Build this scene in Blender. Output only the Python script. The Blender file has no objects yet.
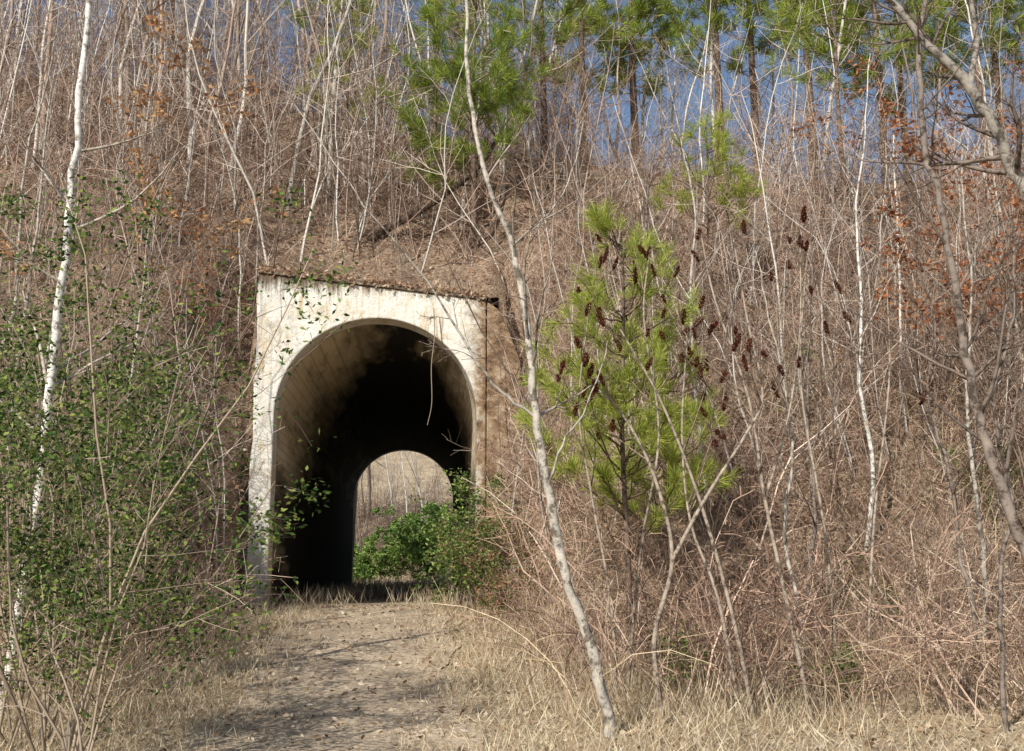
import bpy, math, numpy as np
from mathutils import Vector
R = np.random.default_rng(7)
scene = bpy.context.scene

# ------------------------------------------------------------------ helpers
class Acc:
    def __init__(s): s.V=[]; s.F=[]; s.C=[]; s.n=0
    def add(s,V,F,C):
        V=np.asarray(V,float); F=np.asarray(F,int)
        C=np.asarray(C,float)
        if C.ndim==1: C=np.tile(C,(len(V),1))
        s.V.append(V); s.F.append(F+s.n); s.C.append(C); s.n+=len(V)
    def arrays(s): return np.concatenate(s.V),np.concatenate(s.F),np.concatenate(s.C)
    def build(s,name,mat,parent=None):
        V,F,C=s.arrays()
        me=bpy.data.meshes.new(name)
        me.vertices.add(len(V)); me.vertices.foreach_set('co',V.astype(np.float32).ravel())
        me.loops.add(F.size); me.loops.foreach_set('vertex_index',F.astype(np.int32).ravel())
        me.polygons.add(len(F))
        me.polygons.foreach_set('loop_start',np.arange(0,F.size,4,dtype=np.int32))
        me.polygons.foreach_set('loop_total',np.full(len(F),4,dtype=np.int32))
        a=me.color_attributes.new('Col','FLOAT_COLOR','POINT')
        a.data.foreach_set('color',np.c_[np.clip(C,0,1),np.ones(len(C))].astype(np.float32).ravel())
        me.update(calc_edges=True); me.materials.append(mat)
        ob=bpy.data.objects.new(name,me); scene.collection.objects.link(ob)
        if parent: ob.parent=parent
        return ob

def nrm(v): return v/(np.linalg.norm(v,axis=-1,keepdims=True)+1e-9)

def tube(acc,pts,rad,k,col):
    pts=np.asarray(pts,float); n=len(pts); rad=np.asarray(rad,float)
    t=nrm(np.gradient(pts,axis=0))
    ref=R.normal(size=3); u=nrm(np.cross(t,ref)); v=np.cross(t,u)
    if k==1:
        V=np.empty((n*2,3)); V[0::2]=pts-u*rad[:,None]; V[1::2]=pts+u*rad[:,None]
        i=np.arange(n-1)*2
        F=np.stack([i,i+1,i+3,i+2],1)
        rep=2
    else:
        a=np.arange(k)*2*math.pi/k
        V=(pts[:,None,:]+rad[:,None,None]*(np.cos(a)[None,:,None]*u[:,None,:]+np.sin(a)[None,:,None]*v[:,None,:])).reshape(-1,3)
        i=np.arange(n-1)[:,None]*k; j=np.arange(k)[None,:]; j2=(j+1)%k
        F=np.stack([i+j,i+j2,i+k+j2,i+k+j],-1).reshape(-1,4); rep=k
    C=np.asarray(col,float)
    if C.ndim==2: C=np.repeat(C,rep,axis=0)
    acc.add(V,F,C)

def grow(acc,p,d,L,r,lvl,P,tips=None):
    n=P['segs'][lvl]; pts=[np.array(p,float)]; d=nrm(np.array(d,float)); st=L/n
    for i in range(n):
        d=nrm(d+R.normal(0,P['wob'],3)+np.array([0,0,P['up'][lvl]])); pts.append(pts[-1]+d*st)
    pts=np.array(pts); rad=np.maximum(np.linspace(r,r*P['end'],n+1),P['rmin'])
    tube(acc,pts,rad,P['k'][lvl],np.array(P['col'][lvl])*R.uniform(.75,1.25))
    if tips is not None and lvl==P['max']: tips.append((pts[-1],d)); tips.append((pts[n//2],d))
    spawn(acc,pts,rad,L,lvl,P,tips,P.get('t0',.25))
def spawn(acc,pts,rad,L,lvl,P,tips=None,t0=.25,kids=None):
    if lvl>=P['max']: return
    n=len(pts)-1
    for j in range(kids or P['kids'][lvl]):
        t=R.uniform(t0,1)*n; i=min(int(t),n-1); f=t-i
        q=pts[i]*(1-f)+pts[i+1]*f; tg=nrm(pts[i+1]-pts[i])
        pe=nrm(np.cross(tg,R.normal(size=3))); a=math.radians(R.uniform(*P['ang']))
        dd=tg*math.cos(a)+pe*math.sin(a)
        rr=(rad[i]*(1-f)+rad[i+1]*f)*P['rr']
        grow(acc,q,dd,L*P['ratio'][lvl]*(1.15-.7*t/n)*R.uniform(.6,1.2),rr,lvl+1,P,tips)

def catmull(ps,m=5):
    ps=np.array(ps,float); q=np.vstack([2*ps[0]-ps[1],ps,2*ps[-1]-ps[-2]]); out=[]
    for i in range(1,len(q)-2):
        for t in np.arange(m)/m:
            a,b,c,d=q[i-1],q[i],q[i+1],q[i+2]
            out.append(.5*((2*b)+(-a+c)*t+(2*a-5*b+4*c-d)*t*t+(-a+3*b-3*c+d)*t**3))
    out.append(ps[-1]); return np.array(out)

def blades(acc,o,d,L,w,col):
    o=np.asarray(o,float); m=len(o); d=nrm(np.asarray(d,float))
    L=np.broadcast_to(L,(m,))[:,None]; w=np.broadcast_to(w,(m,))[:,None]
    s=nrm(np.cross(d,R.normal(size=(m,3))))
    V=np.stack([o,o+d*L*.45-s*w/2,o+d*L,o+d*L*.45+s*w/2],1).reshape(-1,3)
    F=np.arange(m*4).reshape(-1,4)
    C=np.broadcast_to(col,(m,3)); acc.add(V,F,np.repeat(C,4,axis=0))

def pick(cols,m,j=.25):
    cols=np.array(cols,float); c=cols[R.integers(0,len(cols),m)]
    return c*R.uniform(1-j,1+j,(m,1))

def scatter(acc,temps,pos,scale,lean=.12,cols=None,sz=None):
    pos=np.asarray(pos,float); m=len(pos); idx=R.integers(0,len(temps),m)
    th=R.uniform(0,2*math.pi,m); ax=R.normal(0,lean,m); ay=R.normal(0,lean,m)
    c,s=np.cos(th),np.sin(th); z=np.zeros(m); o=np.ones(m)
    Rz=np.stack([np.stack([c,-s,z],1),np.stack([s,c,z],1),np.stack([z,z,o],1)],1)
    Sh=np.stack([np.stack([o,z,ax],1),np.stack([z,o,ay],1),np.stack([z,z,o],1)],1)
    M=Sh@Rz
    for t,(V,F,C) in enumerate(temps):
        k=np.where(idx==t)[0]
        if not len(k): continue
        S=scale[k][:,None,None]
        W=np.einsum('mij,nj->mni',M[k],V)*S+pos[k][:,None,:]
        FF=(F[None]+(np.arange(len(k))*len(V))[:,None,None]).reshape(-1,4)
        CC=C[None]*(cols[k][:,None,:] if cols is not None else 1)
        acc.add(W.reshape(-1,3),FF,np.broadcast_to(CC,(len(k),len(V),3)).reshape(-1,3))

_ph=R.uniform(0,6.28,(24,)); _an=R.uniform(0,6.28,(24,))
def wav(x,y,f0=.3,octs=4):
    r=0; a=1; k=0
    for o in range(octs):
        for j in range(4):
            r=r+a*np.sin((x*np.cos(_an[k])+y*np.sin(_an[k]))*f0*(2**o)*(1+.2*j)+_ph[k])*.25; k+=1
        a*=.55
    return r
def sst(a,b,x): t=np.clip((x-a)/(b-a),0,1); return t*t*(3-2*t)

# ------------------------------------------------------------------ terrain
def xc(y):
    y=np.asarray(y,float)
    return np.where(y>24,-3.0-.073*(y-24),-3.0+(24-np.maximum(y,4))*.1)
def ground_h(x,y):
    g=sst(8,24,y)*1.0+.05*wav(x,y,1.1,3)*sst(30,20,y)
    g=g+sst(8,0,y)*-.1
    g=g+np.clip(y-68,0,70)*.30+sst(8,40,np.abs(x-xc(y)))*1.5*sst(60,52,y)
    return g
def emb_h(x,y):
    u=x-xc(y); s=np.abs(u)-2.72
    crest=13.4+7.0*sst(7,-18,x)
    M=1+.9*(y-16.4)+.45*wav(x,y,.5,4)*sst(23,28,y)
    M2=crest+.25*wav(x,y,.4,3)
    M=-np.logaddexp(-M*1.2,-M2*1.2)/1.2
    back=8.3+1.0*(50-y)+.0*x
    M=np.minimum(M,back+1.3)
    g=ground_h(x,y)
    side=g-.15+2.0*np.maximum(s,0)+1.6*np.maximum(0,y-22)+.25*wav(x,y,1.2,3)*np.clip(s,0,1)
    side2=g-.15+2.0*np.maximum(s,0)+1.6*np.maximum(0,52-y)
    inside=(s<=1e-3)
    top=8.46-.1*(u+2.7)-.02+.75*(y-24.4)+.07*np.sin(u*5.1)+.05*np.sin(u*11+1)
    inn=np.minimum(M+.6,top)
    E=np.where(inside,np.where(y<24.3,-1.0,np.maximum(inn,7.9)),np.minimum(np.minimum(M,side),side2))
    return E
def H(x,y): return np.maximum(ground_h(x,y),np.where((np.abs(x-xc(y))<2.73)&((y<24.3)|(y>50)),-9,emb_h(x,y)))

def grid(name,us,ys,hf,mat,use_u=False,cut=None,smooth=True):
    U,Y=np.meshgrid(us,ys); X=U+xc(Y) if use_u else U
    Z=hf(X,Y); nx=len(us); ny=len(ys)
    V=np.stack([X,Y,Z],-1).reshape(-1,3)
    i,j=np.meshgrid(np.arange(nx-1),np.arange(ny-1)); b=(j*nx+i).ravel()
    F=np.stack([b,b+1,b+nx+1,b+nx],1)
    if cut is not None:
        uc=(us[:-1]+us[1:])/2; yc=(ys[:-1]+ys[1:])/2; UC,YC=np.meshgrid(uc,yc)
        F=F[~cut(UC,YC).ravel()]
    a=Acc(); a.add(V,F,np.array([.3,.2,.15])); ob=a.build(name,mat)
    if smooth: ob.data.polygons.foreach_set('use_smooth',np.ones(len(F),bool))
    return ob

# ------------------------------------------------------------------ materials
def newmat(name):
    m=bpy.data.materials.new(name); m.use_nodes=True; nt=m.node_tree
    b=nt.nodes['Principled BSDF']; b.inputs['Roughness'].default_value=.85
    if 'Specular IOR Level' in b.inputs: b.inputs['Specular IOR Level'].default_value=.2
    return m,nt,b
def N(nt,t,**k):
    n=nt.nodes.new(t)
    for a,v in k.items(): setattr(n,a,v)
    return n
def ramp(nt,src,stops):
    r=N(nt,'ShaderNodeValToRGB'); e=r.color_ramp.elements
    while len(e)<len(stops): e.new(.5)
    for el,(p,c) in zip(e,stops): el.position=p; el.color=(*c,1) if len(c)==3 else c
    nt.links.new(src,r.inputs[0]); return r.outputs[0]
def noise(nt,vec,scale,detail=6,rough=.6,dist=0):
    n=N(nt,'ShaderNodeTexNoise'); n.inputs['Scale'].default_value=scale; n.inputs['Detail'].default_value=detail
    n.inputs['Roughness'].default_value=rough; n.inputs['Distortion'].default_value=dist
    if vec is not None: nt.links.new(vec,n.inputs['Vector'])
    return n.outputs['Fac']
def mix(nt,f,a,b,mode='MIX'):
    m=N(nt,'ShaderNodeMix',data_type='RGBA',blend_type=mode)
    for s,v in ((m.inputs[0],f),(m.inputs[6],a),(m.inputs[7],b)):
        if isinstance(v,(int,float)): s.default_value=v
        elif isinstance(v,tuple): s.default_value=(*v,1)
        else: nt.links.new(v,s)
    return m.outputs[2]
def mrange(nt,src,a,b,c=0,d=1):
    m=N(nt,'ShaderNodeMapRange'); m.inputs[1].default_value=a; m.inputs[2].default_value=b; m.inputs[3].default_value=c; m.inputs[4].default_value=d
    nt.links.new(src,m.inputs[0]); return m.outputs[0]
def madd(nt,a,k,c):
    m=N(nt,'ShaderNodeMath',operation='MULTIPLY_ADD'); nt.links.new(a,m.inputs[0]); m.inputs[1].default_value=k
    if isinstance(c,(int,float)): m.inputs[2].default_value=c
    else: nt.links.new(c,m.inputs[2])
    return m.outputs[0]
def bump(nt,b,src,st,dist=.02):
    n=N(nt,'ShaderNodeBump'); n.inputs['Strength'].default_value=st; n.inputs['Distance'].default_value=dist
    nt.links.new(src,n.inputs['Height']); nt.links.new(n.outputs[0],b.inputs['Normal'])

def mat_attr(name,trans=0,blotch=None):
    m,nt,b=newmat(name); at=N(nt,'ShaderNodeAttribute',attribute_name='Col'); c=at.outputs['Color']
    if blotch:
        tc=N(nt,'ShaderNodeTexCoord').outputs['Object']
        f=noise(nt,tc,blotch,5,.7); v=ramp(nt,f,[(.40,(.32,.29,.26)),(.50,(1,1,1)),(.65,(1.3,1.28,1.25))])
        c=mix(nt,1.0,c,v,'MULTIPLY'); bump(nt,b,noise(nt,tc,60,4),.5,.01)
        nt.links.new(c,b.inputs['Base Color'])
        return m
    nt.nodes.remove(b); d=N(nt,'ShaderNodeBsdfDiffuse'); nt.links.new(c,d.inputs[0]); o=nt.nodes['Material Output'].inputs[0]
    if trans:
        t=N(nt,'ShaderNodeBsdfTranslucent'); nt.links.new(c,t.inputs[0]); x=N(nt,'ShaderNodeMixShader'); x.inputs[0].default_value=trans
        nt.links.new(d.outputs[0],x.inputs[1]); nt.links.new(t.outputs[0],x.inputs[2]); nt.links.new(x.outputs[0],o)
    else: nt.links.new(d.outputs[0],o)
    return m
M_twig=mat_attr('twig_bark'); M_bark=mat_attr('bark',0,11); M_leaf=mat_attr('leaf',.4); M_grass=mat_attr('dry_grass_blade',.3)

def litter(name,c1,c2,c3,c4,bs=.8,bd=.06):
    m,nt,b=newmat(name); tc=N(nt,'ShaderNodeTexCoord').outputs['Object']
    a=ramp(nt,noise(nt,tc,14,8,.75),[(.3,c1),(.45,c2),(.56,c3),(.7,c4)])
    w=ramp(nt,noise(nt,tc,.6,4),[(.35,(.75,.73,.7)),(.65,(1.2,1.18,1.1))])
    c=mix(nt,1.,a,w,'MULTIPLY')
    nt.links.new(c,b.inputs['Base Color']); bump(nt,b,noise(nt,tc,22,8,.8),bs,bd); return m
M_emb=litter('leaf_litter_soil',(.06,.035,.025),(.20,.135,.095),(.38,.28,.205),(.60,.48,.37))
M_gnd=litter('dry_grass_soil',(.12,.085,.05),(.32,.25,.165),(.52,.42,.29),(.68,.58,.44),.6,.04)
M_path=litter('trampled_grass',(.15,.11,.075),(.36,.285,.205),(.54,.44,.33),(.72,.63,.50),.7,.03)

def concrete():
    m,nt,b=newmat('weathered_whitewashed_concrete'); tc=N(nt,'ShaderNodeTexCoord').outputs['Object']
    mp=N(nt,'ShaderNodeMapping'); mp.inputs['Scale'].default_value=(3.4,3.4,.4); nt.links.new(tc,mp.inputs[0])
    base=ramp(nt,noise(nt,tc,2.2,8,.7),[(.28,(.42,.34,.23)),(.38,(.74,.67,.53)),(.50,(.86,.82,.72)),(.8,(.88,.86,.79))])
    st=ramp(nt,noise(nt,mp.outputs[0],1.3,8,.7,.6),[(.54,(1,1,1)),(.60,(.80,.66,.46)),(.70,(.30,.20,.12))])
    c=mix(nt,.8,base,st,'MULTIPLY')
    fine=ramp(nt,noise(nt,tc,18,8,.8),[(.34,(.55,.5,.43)),(.44,(1,1,1))])
    c=mix(nt,.7,c,fine,'MULTIPLY')
    sx=N(nt,'ShaderNodeSeparateXYZ'); nt.links.new(tc,sx.inputs[0])
    ad=madd(nt,noise(nt,tc,1.7,8,.75),1.8,mrange(nt,sx.outputs[0],1.6,2.6))
    rust=ramp(nt,noise(nt,tc,3.0,9,.75,.5),[(.34,(.08,.05,.03)),(.46,(.24,.15,.085)),(.56,(.40,.29,.18)),(.70,(.62,.52,.38))])
    c=mix(nt,mrange(nt,ad,1.2,1.6),c,rust)
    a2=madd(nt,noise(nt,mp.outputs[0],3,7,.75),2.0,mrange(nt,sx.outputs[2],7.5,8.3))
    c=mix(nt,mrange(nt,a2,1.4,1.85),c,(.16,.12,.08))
    a3=N(nt,'ShaderNodeMath',operation='MULTIPLY'); nt.links.new(noise(nt,tc,5,7,.7),a3.inputs[0]); nt.links.new(mrange(nt,sx.outputs[2],2.4,1.0),a3.inputs[1])
    c=mix(nt,a3.outputs[0],c,(.30,.25,.17))
    nt.links.new(c,b.inputs['Base Color']); bump(nt,b,noise(nt,tc,9,9,.75),.9,.06); return m
M_con=concrete()
def barrelmat():
    m,nt,b=newmat('sooty_shaded_barrel_concrete'); tc=N(nt,'ShaderNodeTexCoord').outputs['Object']
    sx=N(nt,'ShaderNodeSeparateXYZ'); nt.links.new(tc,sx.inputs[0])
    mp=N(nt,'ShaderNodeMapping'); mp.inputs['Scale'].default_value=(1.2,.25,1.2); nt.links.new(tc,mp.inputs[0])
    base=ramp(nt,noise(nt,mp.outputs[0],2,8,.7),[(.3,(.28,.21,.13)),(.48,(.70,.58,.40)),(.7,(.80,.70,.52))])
    ab=N(nt,'ShaderNodeMath',operation='ABSOLUTE'); nt.links.new(madd(nt,sx.outputs[0],1,-.5),ab.inputs[0])  # crown soot, set right of centre so upper left keeps painted bounce light
    ad=N(nt,'ShaderNodeMath',operation='ADD'); nt.links.new(mrange(nt,ab.outputs[0],1.9,.2),ad.inputs[0]); nt.links.new(mrange(nt,sx.outputs[1],2.5,11,0,.9),ad.inputs[1])  # soot thins toward the mouth, painting ground-bounce light into the colour
    ad2=N(nt,'ShaderNodeMath',operation='ADD'); nt.links.new(ad.outputs[0],ad2.inputs[0]); nt.links.new(mrange(nt,sx.outputs[2],5.0,3.4,0,.85),ad2.inputs[1])  # interior shade painted into the lower walls, not soot
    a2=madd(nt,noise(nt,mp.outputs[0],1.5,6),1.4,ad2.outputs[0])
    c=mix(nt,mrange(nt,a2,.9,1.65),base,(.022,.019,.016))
    w=N(nt,'ShaderNodeTexWave',bands_direction='Z'); w.inputs['Scale'].default_value=1.6; w.inputs['Distortion'].default_value=.6; nt.links.new(tc,w.inputs[0])
    c=mix(nt,.5,c,ramp(nt,w.outputs['Fac'],[(0,(.45,.42,.4)),(.12,(1,1,1))]),'MULTIPLY')
    nt.links.new(c,b.inputs['Base Color']); bump(nt,b,noise(nt,tc,7,8,.7),.6,.04); return m
M_bar=barrelmat()
def darkmat():
    m,nt,b=newmat('mossy_coping'); tc=N(nt,'ShaderNodeTexCoord').outputs['Object']
    nt.links.new(ramp(nt,noise(nt,tc,5,8,.7),[(.35,(.05,.035,.025)),(.5,(.16,.12,.08)),(.62,(.4,.32,.22))]),b.inputs['Base Color']); bump(nt,b,noise(nt,tc,12,6),.8,.04); return m
M_cop=darkmat()

# ------------------------------------------------------------------ terrain meshes
def axis_steps(segs):
    o=[]
    for a,b,s in segs: o+=list(np.arange(a,b-1e-6,s))
    o.append(segs[-1][1]); return np.array(o)
gx=axis_steps([(-600,-60,30),(-60,-16,2),(-16,16,.3),(16,60,2),(60,600,30)])
gy=axis_steps([(-200,-5,15),(-5,8,1),(8,30,.3),(30,70,1),(70,150,4),(150,700,25)])
grid('ground',gx,gy,ground_h,M_gnd)
ue=axis_steps([(-150,-40,5),(-40,-12,.8),(-12,-2.72,.29),(-2.72,2.72,.272),(2.72,12,.29),(12,40,.8),(40,150,5)])
ye=axis_steps([(13,24.36,.32),(24.36,42,.3),(42,49.8,.6),(49.8,60,.8)])
grid('embankment_hill',ue,ye,emb_h,M_emb,True,lambda U,Y:(np.abs(U)<2.71)&((Y<24.36)|(Y>49.8)))
pu=np.linspace(-1,1,25); py=np.arange(3,50.2,.35)
Uq,Yq=np.meshgrid(pu,py); wd=1.45+.25*wav(np.zeros_like(Yq)+3,Yq,1.3,3)+.12*wav(Uq*3,Yq,2,2)
Xq=xc(Yq)+Uq*wd; Zq=ground_h(Xq,Yq)+.026
a=Acc(); nx=len(pu); i,j=np.meshgrid(np.arange(nx-1),np.arange(len(py)-1)); b_=(j*nx+i).ravel()
a.add(np.stack([Xq,Yq,Zq],-1).reshape(-1,3),np.stack([b_,b_+1,b_+nx+1,b_+nx],1),np.array([.3,.2,.1])); a.build('dirt_path',M_path)

# ------------------------------------------------------------------ tunnel
tun=bpy.data.objects.new('railroad_tunnel',None); scene.collection.objects.link(tun)
tun.location=(-3.0,24,0); tun.rotation_euler=(0,0,math.atan(.073))
def pymesh(name,V,F,mat,par=tun,bev=0,smooth=False):
    me=bpy.data.meshes.new(name); me.from_pydata([tuple(v) for v in V],[],F); me.materials.append(mat); me.update()
    ob=bpy.data.objects.new(name,me); scene.collection.objects.link(ob); ob.parent=par
    if smooth: me.polygons.foreach_set('use_smooth',[True]*len(me.polygons))
    if bev:
        md=ob.modifiers.new('b','BEVEL'); md.width=bev; md.segments=2; md.limit_method='ANGLE'; md.angle_limit=math.radians(50)
    return ob
RA=2.22; SP=5.12
arc=[(RA*math.cos(t),SP+RA*math.sin(t)) for t in np.linspace(0,math.pi,41)]
inner=[(RA,-.6)]+[(RA,z) for z in np.linspace(.5,4.6,5)]+arc+[(-RA,z) for z in np.linspace(4.6,.5,5)]+[(-RA,-.6)]
def prism(name,outline,y0,y1,mat,bev=.03):
    import bmesh
    n=len(outline); V=[(x,y0,z) for x,z in outline]+[(x,y1,z) for x,z in outline]
    F=[list(range(n-1,-1,-1)),list(range(n,2*n))]+[[i,(i+1)%n,n+(i+1)%n,n+i] for i in range(n)]
    ob=pymesh(name,V,F,mat,bev=bev)
    bm=bmesh.new(); bm.from_mesh(ob.data); bmesh.ops.recalc_face_normals(bm,faces=bm.faces); bm.to_mesh(ob.data); bm.free()
    return ob
topz=lambda u: 8.33-.105*(u+2.68)
out=[(-2.68,-.6)]+[(-2.68+.02*math.sin(z*3)+R.uniform(-.015,.015),z) for z in np.arange(1.0,8,.45)]+[(-2.66,topz(-2.68))]+[(u,topz(u)) for u in (-1.2,.4,2.42)]+[(2.44,-.6)]
prism('portal_headwall',out+inner,0,.65,M_con)
cu=np.linspace(-2.69,2.43,31)
prism('coping',[(u,topz(u)+.004) for u in cu]+[(u,topz(u)+.055+R.uniform(-.03,.04)) for u in cu[::-1]],-.05,.33,M_cop,.01)
prism('right_wing_wall',[(2.444,-.6),(2.444,7.78),(2.7,7.6),(2.95,7.1),(3.2,6.4),(3.25,-.6)],.02,.62,M_con)
prism('left_wing_wall',[(-2.71,-.6),(-2.71,4.6),(-2.9,4.4),(-3.25,3.4),(-3.3,-.6)],.42,.63,M_cop)
prism('far_headwall',[(-2.9,-.6),(-2.9,8.6),(2.9,8.6),(2.9,-.6)]+inner,25.6,26.1,M_con)
ys=np.linspace(.65,25.6,27); V=[];F=[]; n=len(inner)
for y in ys:
    for x,z in inner: V.append((x,y,z))
for k in range(len(ys)-1):
    for i in range(n-1): F.append([k*n+i,k*n+n+i,k*n+n+i+1,k*n+i+1])
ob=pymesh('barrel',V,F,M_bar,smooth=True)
# ------------------------------------------------------------------ templates
GREY=(.54,.50,.44); PINK=(.46,.345,.275); WHITE=(.72,.69,.63); DARK=(.11,.08,.06); TAN=(.58,.46,.31)
def T(fn,n):
    o=[]
    for _ in range(n):
        a=Acc(); fn(a); o.append(a.arrays())
    return o
one=(1,1,1)
def sapling(a):
    P=dict(max=2,kids=[13,5,0],segs=[9,5,2],k=[3,1,1],wob=.12,up=[.05,.06,.02],ratio=[.33,.42],ang=(30,80),end=.2,rr=.45,rmin=.004,col=[one,(.8,.72,.67),(.7,.6,.54)],t0=.12)
    grow(a,(0,0,-.2),(R.normal(0,.12),R.normal(0,.12),1),6.0,.028,0,P)
def tall(a):
    P=dict(max=3,kids=[14,5,4,0],segs=[10,5,3,2],k=[5,3,1,1],wob=.08,up=[.05,.10,.06,.03],ratio=[.28,.42,.45],ang=(28,75),end=.22,rr=.5,rmin=.005,col=[one,(.85,.8,.75),(.7,.62,.56),(.7,.6,.54)],t0=.3)
    grow(a,(0,0,-.3),(R.normal(0,.05),R.normal(0,.05),1),12.5,.085,0,P)
def brush(a):
    P=dict(max=2,kids=[6,3,0],segs=[5,3,2],k=[1,1,1],wob=.22,up=[.03,.0,0],ratio=[.42,.45],ang=(25,85),end=.35,rr=.65,rmin=.0028,col=[one,(.85,.78,.73),(.75,.66,.6)],t0=.15)
    for _ in range(5):
        grow(a,(R.normal(0,.15),R.normal(0,.15),-.1),(R.normal(0,.45),R.normal(0,.45),1),R.uniform(.9,2.1),.008,0,P)
def cane(a):
    for _ in range(8):
        th=R.uniform(0,6.28); L=R.uniform(1.2,2.6); d=np.array([math.cos(th),math.sin(th)]); b=R.normal(0,.25,2)
        t=np.linspace(0,1,7); w=R.uniform(.2,1.0)
        pts=np.c_[b[0]+d[0]*w*L*t**1.6,b[1]+d[1]*w*L*t**1.6,L*(t-.55*w*t**3)*.85-.05]+R.normal(0,.02,(7,3))
        rad=np.linspace(.0055,.0025,7); tube(a,pts,rad,1,np.array(one)*R.uniform(.6,1.3))
        P=dict(max=1,kids=[5,0],segs=[4,2],k=[1,1],wob=.2,up=[.03,0],ratio=[.25],ang=(30,85),end=.5,rr=.7,rmin=.002,col=[one,(.9,.85,.8)])
        spawn(a,pts,rad,L,0,P)
TS=T(sapling,8); TT=T(tall,5); TB=T(brush,9); TC=T(cane,7)

def place(m,x0,x1,y0,y1,frus=True,clear=2.0,yc=24.6,cond=None):
    x=R.uniform(x0,x1,m*4); y=R.uniform(y0,y1,m*4); k=np.ones(len(x),bool)
    if frus: k&=np.abs(x)<y*.50+2
    k&=~((np.abs(x-xc(y))<clear)&(y<yc))
    k&=~((np.abs(x-xc(y))<2.9)&(y>yc-.1)&(y<yc+.35))
    k&=(y>2.5)
    k&=~((x>-6.1*(y/24))&(x<.2)&(y<24)&(y>8)&(clear>1.9)&(x<xc(y)+2.6))
    if cond is not None: k&=cond(x,y)
    x=x[k][:m]; y=y[k][:m]; return np.c_[x,y,H(x,y)]
litterbank=lambda x,y: ~((np.abs(x-xc(y))<3.0)&(y>24)&(y<25.8)&(R.random(len(x))<.7))
def beside(m,sgn):
    y=R.uniform(22.2,26.5,m); u=R.uniform(3.0,6.0,m)*sgn; x=xc(y)+u; return np.c_[x,y,H(x,y)]

MIX=[GREY,PINK,PINK,(.52,.42,.34),(.66,.61,.54),(.15,.11,.085),(.22,.165,.13)]
a=Acc(); p=place(700,-22,2,19,40,cond=litterbank); m=len(p)
scatter(a,TS,p,R.uniform(.45,1.15,m),.12,pick(MIX,m))
p=place(340,2,24,18,26); m=len(p)
scatter(a,TS,p,R.uniform(.4,.95,m),.14,pick(MIX,m))
p=place(140,1,24,26,34); m=len(p)
scatter(a,TS,p,R.uniform(.35,.8,m),.10,pick(MIX,m))
p=place(85,-20,-3,25,36); m=len(p)
scatter(a,TS,p,R.uniform(.9,1.5,m),.06,pick([WHITE,(.66,.62,.55)],m,.1))
p=place(20,4,20,20,31); m=len(p)
scatter(a,TS,p,R.uniform(.8,1.3,m),.06,pick([WHITE,(.6,.55,.49)],m,.1))
a.build('sapling_thicket',M_twig)
a=Acc(); p=place(64,-22,0,27,42); m=len(p)
scatter(a,TT,p,R.uniform(.6,1.15,m),.05,pick([GREY,PINK,(.28,.22,.18),(.6,.55,.49)],m))
p=place(34,0,22,29,40); m=len(p)
scatter(a,TT,p,R.uniform(.5,.95,m),.05,pick([GREY,PINK,(.28,.22,.18),(.6,.55,.49)],m))
a.build('hillside_trees',M_twig)
a=Acc(); p=place(1650,-22,24,15,38,cond=litterbank); p=np.r_[p,beside(110,1),beside(70,-1)]; m=len(p)
scatter(a,TB,p,R.uniform(.45,1.15,m),.15,pick([PINK,PINK,(.52,.40,.32),(.6,.5,.4),(.22,.15,.11),(.12,.085,.065)],m))
u=R.uniform(-2.5,2.4,34); p=np.c_[xc(24.7)+u,R.uniform(24.5,25.2,34)]; p=np.c_[p,H(p[:,0],p[:,1])]
scatter(a,TB,p,R.uniform(.2,.5,34),.3,pick([PINK,(.5,.4,.3),(.2,.14,.1)],34))
a.build('hillside_brush',M_twig)
a=Acc(); p=place(400,.5,14,11.5,23); m=len(p)
scatter(a,TC,p,R.uniform(.5,1.15,m),.12,pick([(.50,.32,.22),(.6,.46,.33),(.42,.29,.22),TAN,(.17,.11,.08)],m))
p=place(240,-12,-3.5,10,23); m=len(p)
scatter(a,TC,p,R.uniform(.5,1.0,m),.12,pick([(.50,.36,.25),(.6,.46,.33),TAN,(.17,.11,.08)],m))
p=place(200,.8,13,12,22); m=len(p)
scatter(a,TB,p,R.uniform(.7,1.7,m),.12,pick([(.50,.37,.29),(.6,.49,.39),(.2,.14,.11)],m))
a.build('briar_thicket',M_twig)
a=Acc()
p=place(150,-14,-2,69,88,False); m=len(p); scatter(a,TS,p,R.uniform(.6,1.2,m),.1,pick([(.5,.46,.4),(.2,.155,.13),(.12,.09,.07),(.3,.22,.18)],m))
p=place(260,-12,-1,68,86,False); m=len(p); scatter(a,TB,p,R.uniform(.8,2.0,m),.1,pick([(.3,.21,.16),(.2,.14,.11),(.13,.09,.07)],m))
p=place(12,-14,-2,72,90,False); m=len(p); scatter(a,TT,p,R.uniform(.8,1.2,m),.05,pick([(.15,.12,.10),(.6,.56,.5)],m))
a.build('distant_woods',M_twig)

LC=[(.42,.28,.18),(.57,.43,.30),(.25,.15,.10),(.68,.55,.42),(.46,.29,.18)]
a=Acc(); p=place(42000,-20,22,16,36,clear=1.9); m=len(p); p[:,2]+=.02
d=R.normal(size=(m,3))*[1,1,.45]; blades(a,p,d,R.uniform(.07,.17,m),R.uniform(.05,.10,m),pick(LC,m))
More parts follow.
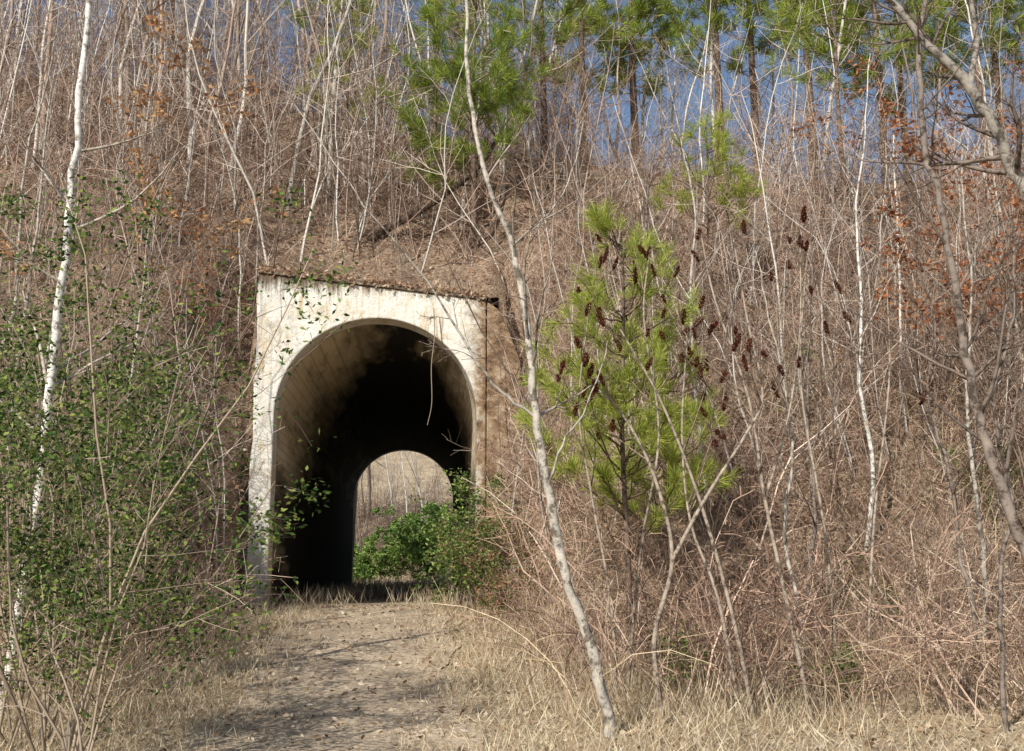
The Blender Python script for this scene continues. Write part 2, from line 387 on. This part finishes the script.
# leaves drifted over the coping and hanging off its lip
m=2600; u=R.uniform(-2.7,2.43,m); v=R.uniform(-.07,.5,m)**1.0; th=math.atan(.073)
z=topz(u)+.07+np.maximum(v,0)*.35+R.uniform(0,.06,m)-(v<-.03)*R.uniform(0,.10,m)
blades(a,np.c_[-3.0+u*math.cos(th)-v*math.sin(th),24+u*math.sin(th)+v*math.cos(th),z],R.normal(size=(m,3))*[1,1,.5],R.uniform(.06,.14,m),R.uniform(.04,.08,m),pick(LC,m))
p=place(15000,-8,9,9,24,clear=0,yc=0); m=len(p); p[:,2]+=.025
d=R.normal(size=(m,3))*[1,1,.3]; blades(a,p,d,R.uniform(.04,.11,m),R.uniform(.025,.06,m),pick([(.46,.32,.2),(.62,.5,.34),(.22,.14,.09),(.74,.64,.5)],m))
a.build('leaf_litter',M_leaf)
a=Acc()
def grass(m,x0,x1,y0,y1,h,w,cols,clear=0,dz=.55,cond=None):
    p=place(m,x0,x1,y0,y1,clear=clear,yc=24 if clear else 0,cond=cond); k=len(p)
    d=np.c_[R.normal(0,dz,k),R.normal(0,dz,k),np.ones(k)]
    blades(a,p-[0,0,.01],d,R.uniform(h*.4,h,k),w,pick(cols,k))
tan=[(.62,.51,.34),(.72,.62,.44),(.48,.37,.24),(.34,.25,.15),(.77,.68,.5)]
patch=lambda x,y: wav(x,y,.9,3)+R.normal(0,.25,len(x))>0
offpath=lambda x,y:(np.abs(x-xc(y))>.9+.4*wav(x,y,1.6,3)+R.normal(0,.15,len(x)))
grass(22000,-8,9,9,25,.11,.009,tan,dz=1.4)
grass(36000,-8,9,9,25,.14,.009,tan,dz=1.2,cond=offpath)
grass(14000,-5,3,9,25,.26,.008,tan,dz=.8,cond=offpath)
grass(20000,-9,11,9,22,.36,.008,tan,clear=1.3,dz=.7,cond=patch)
grass(9000,-11,13,11,23,.65,.008,tan,clear=1.7,dz=.5,cond=patch)
grass(5000,-14,14,15,26,.5,.012,tan,clear=1.9,dz=.6)
p=np.c_[R.uniform(-2.1,2.1,5000),R.uniform(23,48,5000)]
p=np.c_[p[:,0]+xc(p[:,1]),p[:,1],ground_h(p[:,0]+xc(p[:,1]),p[:,1])]; k=np.abs(p[:,0]-xc(p[:,1]))>R.uniform(0,1.6,5000); p=p[k]; k=len(p)
blades(a,p,np.c_[R.normal(0,.4,k),R.normal(0,.4,k),np.ones(k)],R.uniform(.1,.6,k),.012,pick(tan,k))
p=np.c_[R.uniform(-9,0,4000),R.uniform(50,66,4000)]; p=np.c_[p,ground_h(p[:,0],p[:,1])]
blades(a,p,np.c_[R.normal(0,.4,4000),R.normal(0,.4,4000),np.ones(4000)],R.uniform(.2,.8,4000),.03,pick(tan,4000))
a.build('dry_grass',M_grass)

# ------------------------------------------------------------------ named bare trees
PT=dict(max=3,kids=[0,7,5,0],segs=[10,8,5,3],k=[7,4,3,1],wob=.11,up=[.05,.05,.03,.02],ratio=[.3,.38,.42],ang=(25,70),end=.2,rr=.5,rmin=.0022,col=[GREY,(.28,.23,.2),(.26,.2,.17),(.26,.19,.16)])
def hero(name,paths,kids=12,cols=None,P=PT,t0=.3,ratio=.3,k=8):
    a=Acc(); tips=[]; P=dict(P); P['ratio']=[ratio]+list(P['ratio'][1:])
    if cols: P['col']=cols
    for pts,r0,r1 in paths:
        c=catmull(pts); c[1:]+=R.normal(0,.010,(len(c)-1,3)); rad=np.linspace(r0,r1,len(c))*(1+R.normal(0,.04,len(c)))
        rad[0]*=1.25
        tube(a,c,rad,k,np.array(P['col'][0])*R.uniform(.85,1.1,(len(c),1)))
        L=np.linalg.norm(np.diff(c,axis=0),axis=1).sum()
        spawn(a,c,rad,L,0,P,tips,t0,kids=max(2,int(kids*min(1,L/5))))
    return a.build(name,M_bark),tips
cg=[(.44,.40,.34),(.36,.31,.26),(.30,.24,.19),(.28,.21,.16)]
hero('bare_tree',[([(.98,11,-.1),(.806,11,.83),(.57,11,1.48),(.38,11,2.37),(.235,11,3.28),(.134,11,4.32),(-.02,11,5.07),(-.26,11,5.72),(-.45,11.1,6.73),(-.5,11.2,7.9),(-.4,11.3,9)],.06,.013),
   ([(.24,11,3.2),(-.10,10.9,3.45),(-.33,10.8,3.7),(-.85,10.7,4.53),(-1.48,10.5,5.28),(-2.26,10.4,6.4)],.018,.005),
   ([(-.0,11,5.0),(.25,11.1,5.25),(.6,11.2,5.75),(.8,11.3,6.5)],.014,.005),
   ([(.36,11,2.45),(.5,10.8,2.9),(.75,10.7,3.3),(.95,10.6,3.9)],.014,.005)],9,cg,t0=.35,ratio=.16)
dk=[(.22,.18,.15),(.17,.135,.11),(.16,.12,.095),(.16,.12,.09)]
hero('bare_tree',[([(4.7,9,-.1),(4.4,9,.97),(4.13,9,1.87),(3.98,9,2.4),(3.86,9,2.9),(3.77,9,3.6),(3.71,9,4.4),(3.58,9,5.3),(3.58,9,6.2),(3.8,9,7.2)],.055,.018),
   ([(3.86,9,2.9),(4.1,9,3.4),(4.3,9.1,4.1),(4.3,9.2,5)],.02,.007)],15,dk,ratio=.24)
hero('bare_tree',[([(5.9,9,-.1),(5.7,9,1.5),(5.3,9,3.0),(4.9,9,4.1),(4.5,9,4.65),(4.23,9,5.34),(4.0,9,5.84),(3.68,9,6.2),(3.36,9,6.65),(2.9,9,7.3)],.085,.025),
   ([(4.0,9,5.84),(4.1,9,6.4),(4.0,9,7.2)],.03,.015),([(4.9,9,4.1),(5.1,9.1,5.2),(5.2,9.1,6.8)],.05,.02)],16,[(.3,.27,.23)]+dk[1:],t0=.45,ratio=.2)
wh=[(.66,.63,.57),(.48,.42,.35),(.38,.31,.26),(.34,.27,.21)]
hero('birch_tree',[([(-5.4,12,-.1),(-5.22,12,1.5),(-5.13,12,2.65),(-5.12,12,3.75),(-5.06,12,5.15),(-5.04,12,6.5),(-5.0,12,8.3),(-4.9,12,10)],.065,.03)],11,[(.72,.69,.63)]+wh[1:],ratio=.2)
hero('bare_tree',[([(7.2,20,.8),(7.25,20,3),(7.2,20,5),(7.3,20,7.5),(7.35,20,10)],.045,.015)],12,wh,ratio=.18)
for (x,y,h,l,c) in [(5.2,13,5.5,-.2,dk),(6.1,14.5,7.5,.1,cg),(4.2,15.5,6.5,.15,dk),(7.9,16,8,-.3,dk),(-6.6,15,7.5,.25,cg),(-7.4,13.5,6,.4,dk),(3.1,18,8,-.15,cg),(5.6,17.5,8.5,.2,wh),(8.8,18.5,9,-.2,cg),(-7.9,17,9,.2,cg),(-9.1,19,9,.3,cg),(2.6,20.5,7,.2,dk),(6.3,12.2,6,.35,dk),(4.9,11.3,4.8,.3,dk),(3.6,14.2,6,-.3,cg),(-5.0,17.5,6,.2,dk),(5.6,10.6,5.2,-.2,cg)]:
    z=float(H(np.array(x),np.array(y))); pts=[(x+l*t*t*h*.25+R.normal(0,.08),y+R.normal(0,.08),z-.1+h*t) for t in np.linspace(0,1,7)]
    hero('bare_tree',[(pts,.010+.004*h,.007)],15,c,ratio=.27,k=6)

def sumac(name,paths):
    a=Acc(); heads=[]
    P=dict(max=2,kids=[0,2,0],segs=[6,6,4],k=[6,4,3],wob=.08,up=[.05,.10,.10],ratio=[.3,.6],ang=(25,50),end=.45,rr=.7,rmin=.004,col=[(.33,.26,.2),(.24,.18,.13),(.22,.16,.11)])
    for pts,r0,r1,kd in paths:
        c=catmull(pts); rad=np.linspace(r0,r1,len(c)); tube(a,c,rad,6,np.array([.34,.28,.22])*R.uniform(.85,1.15,(len(c),1)))
        tips=[(c[-1],nrm(c[-1]-c[-2]))]; L=np.linalg.norm(np.diff(c,axis=0),axis=1).sum()
        spawn(a,c,rad,L,0,P,tips,.5,kids=kd); heads+=tips
    ob=a.build(name,M_bark)
    b=Acc()
    for p,d in heads:
        if R.random()<.62: continue
        L=R.uniform(.08,.2); n=int(240*L/.15); t=R.uniform(0,1,n); ax=nrm(np.array([R.normal(0,.35),R.normal(0,.35),-1.0 if R.random()<.6 else .8]))
        rr=.027*np.sin(np.pi*np.clip(t*.85+.12,0,1))*R.uniform(.6,1.3)
        q=p+ax*(t*L)[:,None]+nrm(R.normal(size=(n,3)))*rr[:,None]
        blades(b,q,R.normal(size=(n,3)),.022,.013,pick([(.13,.035,.022),(.10,.03,.02),(.18,.06,.03),(.07,.025,.017)],n))
    b.build(name+'_seed_heads',M_leaf,ob)
sumac('sumac_shrub',[([(2.56,12,.0),(2.36,12,1.17),(2.04,12,2.44),(1.64,12,3.54),(1.21,12,4.34)],.028,.010,4),
 ([(2.45,12.1,.0),(2.2,12,1.4),(1.95,12.1,2.2),(1.9,12.2,3.2),(2.0,12.2,4.4)],.022,.009,5)])
sumac('sumac_shrub',[([(3.17,12,.0),(2.97,12,1.17),(2.75,12,2.44),(2.62,12,3.54),(2.28,12,4.68),(2.14,12,5.5)],.028,.009,5),
 ([(2.75,12,2.44),(3.1,12.2,3.4),(3.3,12.3,4.4),(3.35,12.3,5.4)],.016,.008,4)])
sumac('sumac_shrub',[([(1.55,11.6,.0),(1.46,11.6,.96),(1.67,11.6,1.8),(1.5,11.6,2.66),(1.19,11.6,3.3),(.86,11.6,3.65)],.034,.009,4),
 ([(1.67,11.6,1.8),(2.04,11.6,2.44),(2.48,11.6,3.1),(2.68,11.6,3.54),(2.55,11.6,4.34),(2.43,11.6,5.26)],.024,.009,5)])
sumac('sumac_shrub',[([(1.2,13,.2),(1.15,13,1.3),(.95,13,2.5),(.8,13,3.6),(.95,13,4.9)],.022,.009,6),([(1.3,13,.2),(1.5,13,1.9),(1.75,13,3.3),(1.6,13,4.7),(1.7,13,5.6)],.022,.009,5)])
sumac('sumac_shrub',[([(3.9,13.5,.2),(3.8,13.5,2.2),(3.6,13.5,4),(3.75,13.5,5.6)],.024,.009,6),([(4.2,13.5,.2),(4.4,13.5,2.2),(4.7,13.5,4),(4.75,13.5,5.2)],.022,.009,4)])

# ------------------------------------------------------------------ pines: boughs ending in brushy tufts
YG=[(.36,.42,.07),(.46,.50,.10),(.25,.32,.06),(.52,.55,.14)]; DG=[(.12,.20,.04),(.18,.27,.05),(.25,.33,.07)]
def pine(name,x,y,h,crown0,spread,cols,nb=40,r=.06,L=.2,w=.007,nn=34,z=None,lean=0,tpb=5):
    z=float(H(np.array(x),np.array(y))) if z is None else z
    a=Acc(); t=np.linspace(0,1,12); c=np.c_[x+lean*t**2+.03*np.sin(t*9),y+.03*np.cos(t*7),z-.2+t*(h+.2)]
    tube(a,c,np.linspace(r,.012,12),8,np.array([.17,.12,.09])*R.uniform(.8,1.2,(12,1)))
    O=[];D=[]
    for i in range(nb):
        f=R.uniform(crown0,.99); q=np.array([np.interp(f,t,c[:,k]) for k in range(3)])
        fr=(f-crown0)/(1-crown0)
        th=R.uniform(0,6.28); l=spread*(1.05-fr*.8)*R.uniform(.45,1.1); d=np.array([math.cos(th),math.sin(th),R.uniform(.15,.7)])
        s=np.linspace(0,1,6)[:,None]; pts=q+d*s*l+np.array([0,0,.3*l])*s**2+R.normal(0,.02,(6,3)); tube(a,pts,np.linspace(.016,.006,6),3,(.17,.12,.08))
        nt=max(3,int(l*tpb))
        for j in range(nt):
            ff=R.uniform(.4,1.0) if j else 1.0; k=min(int(ff*5),4); base=pts[k]*(1-(ff*5-k))+pts[k+1]*(ff*5-k)
            dd=nrm(nrm(d)+R.normal(0,.55,3)+[0,0,.7]); tl=R.uniform(.12,.35)*(.5+spread*.35)
            tube(a,np.array([base,base+dd*tl*.5,base+dd*tl]),[.006,.005,.004],1,(.2,.14,.08))
            O.append(base+dd*tl*.35); D.append(dd*tl*.75)
    tr=a.build(name,M_bark)
    O=np.repeat(np.array(O),nn,0); D=np.repeat(np.array(D),nn,0); m=len(O)
    s=R.uniform(0,1,(m,1)); dn=nrm(D); O=O+D*s
    nd=dn*R.uniform(.6,1.2,(m,1))+nrm(R.normal(size=(m,3)))*.8
    b=Acc(); blades(b,O,nd,R.uniform(.7,1.1,m)*L,w,pick(cols,m)); b.build(name+'_needles',M_leaf,tr)
pine('pine_tree',1.5,14.6,5.9,.28,1.35,YG,66,.05,.25,.009,60,tpb=6)
pine('pine_tree',2.3,16.4,4.8,.25,1.2,YG,36,.045,.25,.0095,46,tpb=6)
pine('pine_tree',4.2,22.5,4.8,.35,1.2,YG,28,.04,.26,.013,40)
pine('pine_tree',-1.0,27,8.0,.15,2.4,YG[:3]+DG,70,.1,.34,.017,44)
pine('pine_tree',-4.6,29,6.5,.3,1.2,YG,24,.07,.3,.016,34)
pine('pine_tree',.9,30,9,.3,2.6,DG+YG,60,.12,.34,.019,40)
pine('pine_tree',-6,33,9,.4,2.2,DG+YG,34,.12,.32,.018,32)
pine('pine_tree',-11,33,9,.5,2.2,DG+YG,26,.12,.32,.018,30)
for x,y,h,c0,s in [(6.6,33,13,.34,3.0),(8.2,35,14,.36,3.0),(9.8,34,13,.4,3.2),(13.6,36,13,.32,3.4),(4.0,34,11,.33,2.8),(16.5,35,12,.3,3.2),(2.4,35,12,.33,2.8),(11.8,33,10,.38,2.8),(-2.6,35,11,.35,2.6),(15,33,10,.4,2.6)]:
    pine('pine_tree',x,y,h,c0,s,DG+YG,56,.17,.36,.025,32)
pine('pine_tree',7.6,24,8.5,.55,2.2,DG+YG,30,.09,.3,.014,36)

# ------------------------------------------------------------------ leafy shrubs
def shrub(name,x,y,h,wd,nst,lcols,lsize,dens,twc=(.24,.18,.13),z=None,lean=(0,0),lo=0.0,r0=.006,keep=1.0):
    z=float(H(np.array(x),np.array(y))) if z is None else z
    P=dict(max=2,kids=[9,5,0],segs=[7,4,3],k=[4,3,1],wob=.13,up=[.03,.02,-.02],ratio=[.36,.5],ang=(25,75),end=.3,rr=.55,rmin=.0022,col=[twc]*3,t0=.2)
    a=Acc(); tips=[]
    for _ in range(nst):
        grow(a,(x+R.normal(0,.15*wd),y+R.normal(0,.15*wd),z-.1),(R.normal(0,.3*wd)+lean[0],R.normal(0,.3*wd)+lean[1],1),h*R.uniform(.6,1.1),r0+.002*h,0,P,tips)
    ob=a.build(name,M_twig)
    O=np.array([t[0] for t in tips]); O=O[(O[:,2]>z+lo)]; O=O[R.random(len(O))<keep]; O=np.repeat(O,dens,0); m=len(O); O=O+R.normal(0,.065,(m,3))
    b=Acc(); blades(b,O,R.normal(size=(m,3))*[1,1,.6]+[0,0,-.1],R.uniform(.6,1.2,m)*lsize,lsize*.5*R.uniform(.7,1.1,m),pick(lcols,m,.4)); b.build(name+'_leaves',M_leaf,ob)
EV=[(.05,.10,.03),(.10,.17,.045),(.17,.25,.06),(.035,.06,.02),(.28,.33,.09)]
PTW=(.34,.27,.2)
shrub('privet_shrub',-3.7,9.3,4.8,.75,9,EV,.062,11,PTW,keep=.75)
shrub('privet_shrub',-3.3,8.8,3.4,.6,6,EV,.055,11,PTW,keep=.7)
shrub('privet_shrub',-4.5,10.5,5.0,.85,9,EV,.066,11,PTW,keep=.75)
shrub('privet_shrub',-5.2,12.8,4.6,.45,7,EV,.075,10,PTW,keep=.75)
shrub('privet_shrub',-6.2,13.7,5.5,.7,8,EV,.08,10,PTW,keep=.75)
shrub('privet_shrub',-7.0,18,5.5,.6,6,EV,.09,8,PTW,keep=.7)
BG=[(.13,.21,.06),(.24,.33,.09),(.07,.13,.035),(.36,.42,.14)]
shrub('honeysuckle_bush',-1.05,22.7,2.7,.33,9,BG,.10,8,keep=.65)
shrub('honeysuckle_bush',-.65,21.8,2.1,.45,8,BG+[(.36,.2,.12)],.08,6,keep=.7)
shrub('honeysuckle_bush',.1,19.0,1.7,.7,7,[(.36,.2,.12),(.45,.28,.16),BG[0]],.07,4)
FG=[(.24,.36,.09),(.34,.46,.13),(.10,.18,.05)]
shrub('honeysuckle_bush',-7.0,66,4.0,.9,9,FG,.22,8,z=1,keep=.8)
shrub('honeysuckle_bush',-5.4,67,5.6,.7,10,FG,.24,8,z=1,keep=.8)
shrub('honeysuckle_bush',-4.6,64,4.6,.7,9,FG,.22,8,z=1,keep=.8)
shrub('honeysuckle_bush',-8.6,65,3.0,.9,8,FG,.22,8,z=1,keep=.8)
for x,y,s in [(4.6,15.5,1.6),(5.2,20,2.0),(2.2,13.4,.9),(6.9,13.5,1.0),(3.6,13.0,.7),(7.6,18,1.6),(-5.2,14,1.2)]:
    shrub('honeysuckle_bush',x,y,s,.9,5,EV+BG,.055,5,keep=.5)
OK_=[(.38,.15,.07),(.46,.22,.11),(.28,.10,.05),(.5,.28,.15)]
shrub('oak_tree',8.1,17,7.8,.45,7,OK_,.12,11,lo=4.2)
shrub('oak_tree',11.4,23,7,.7,6,OK_,.13,8,lo=1.6)
shrub('oak_tree',-6.5,15,8.6,.2,4,[(.45,.24,.11),(.55,.34,.17),(.35,.18,.09)],.11,12,lo=5.8)
shrub('oak_tree',-7,24,3,1,5,OK_,.1,2,lo=.3)

a=Acc(); pts=catmull([(-4.4,27,9.6),(-3.2,27,10.4),(-2.0,27.2,11.2),(-.9,27.6,12.3),(-.3,28,13.4)]); rad=np.linspace(.12,.06,len(pts)); tube(a,pts,rad,8,DARK)
spawn(a,pts,rad,5,0,dict(PT,col=[DARK]*4),None,.3,kids=8); a.build('fallen_log',M_bark)
a=Acc(); pts=catmull([(-1.75,23.9,7.55),(-1.72,23.85,6.9),(-1.78,23.85,6.2),(-1.76,23.85,5.4),(-1.85,23.85,4.9)]); tube(a,pts,np.linspace(.013,.008,len(pts)),4,(.34,.27,.19)); a.build('hanging_vine',M_twig)

# ------------------------------------------------------------------ light
el=math.radians(37); az=math.radians(211)
sd=Vector((math.sin(az)*math.cos(el),math.cos(az)*math.cos(el),math.sin(el)))
w=bpy.data.worlds.new('World'); scene.world=w; w.use_nodes=True; nt=w.node_tree
sky=nt.nodes.new('ShaderNodeTexSky'); sky.sky_type='NISHITA'; sky.sun_disc=False; sky.sun_elevation=el; sky.sun_rotation=az
nt.links.new(sky.outputs[0],nt.nodes['Background'].inputs[0]); nt.nodes['Background'].inputs[1].default_value=.12
ld=bpy.data.lights.new('sun','SUN'); ld.energy=5; ld.angle=math.radians(.5); ld.color=(1,.96,.89)
lo=bpy.data.objects.new('sun',ld); scene.collection.objects.link(lo); lo.rotation_euler=sd.to_track_quat('Z','Y').to_euler()
scene.view_settings.view_transform='Standard'; scene.view_settings.look='None'; scene.view_settings.exposure=0

cd=bpy.data.cameras.new('camera'); cd.sensor_width=36; cd.lens=1100/1024*36; cd.clip_end=3000
co=bpy.data.objects.new('camera',cd); scene.collection.objects.link(co); co.location=(0,0,1.6)
co.rotation_euler=(math.radians(90+10.46),0,0); scene.camera=co
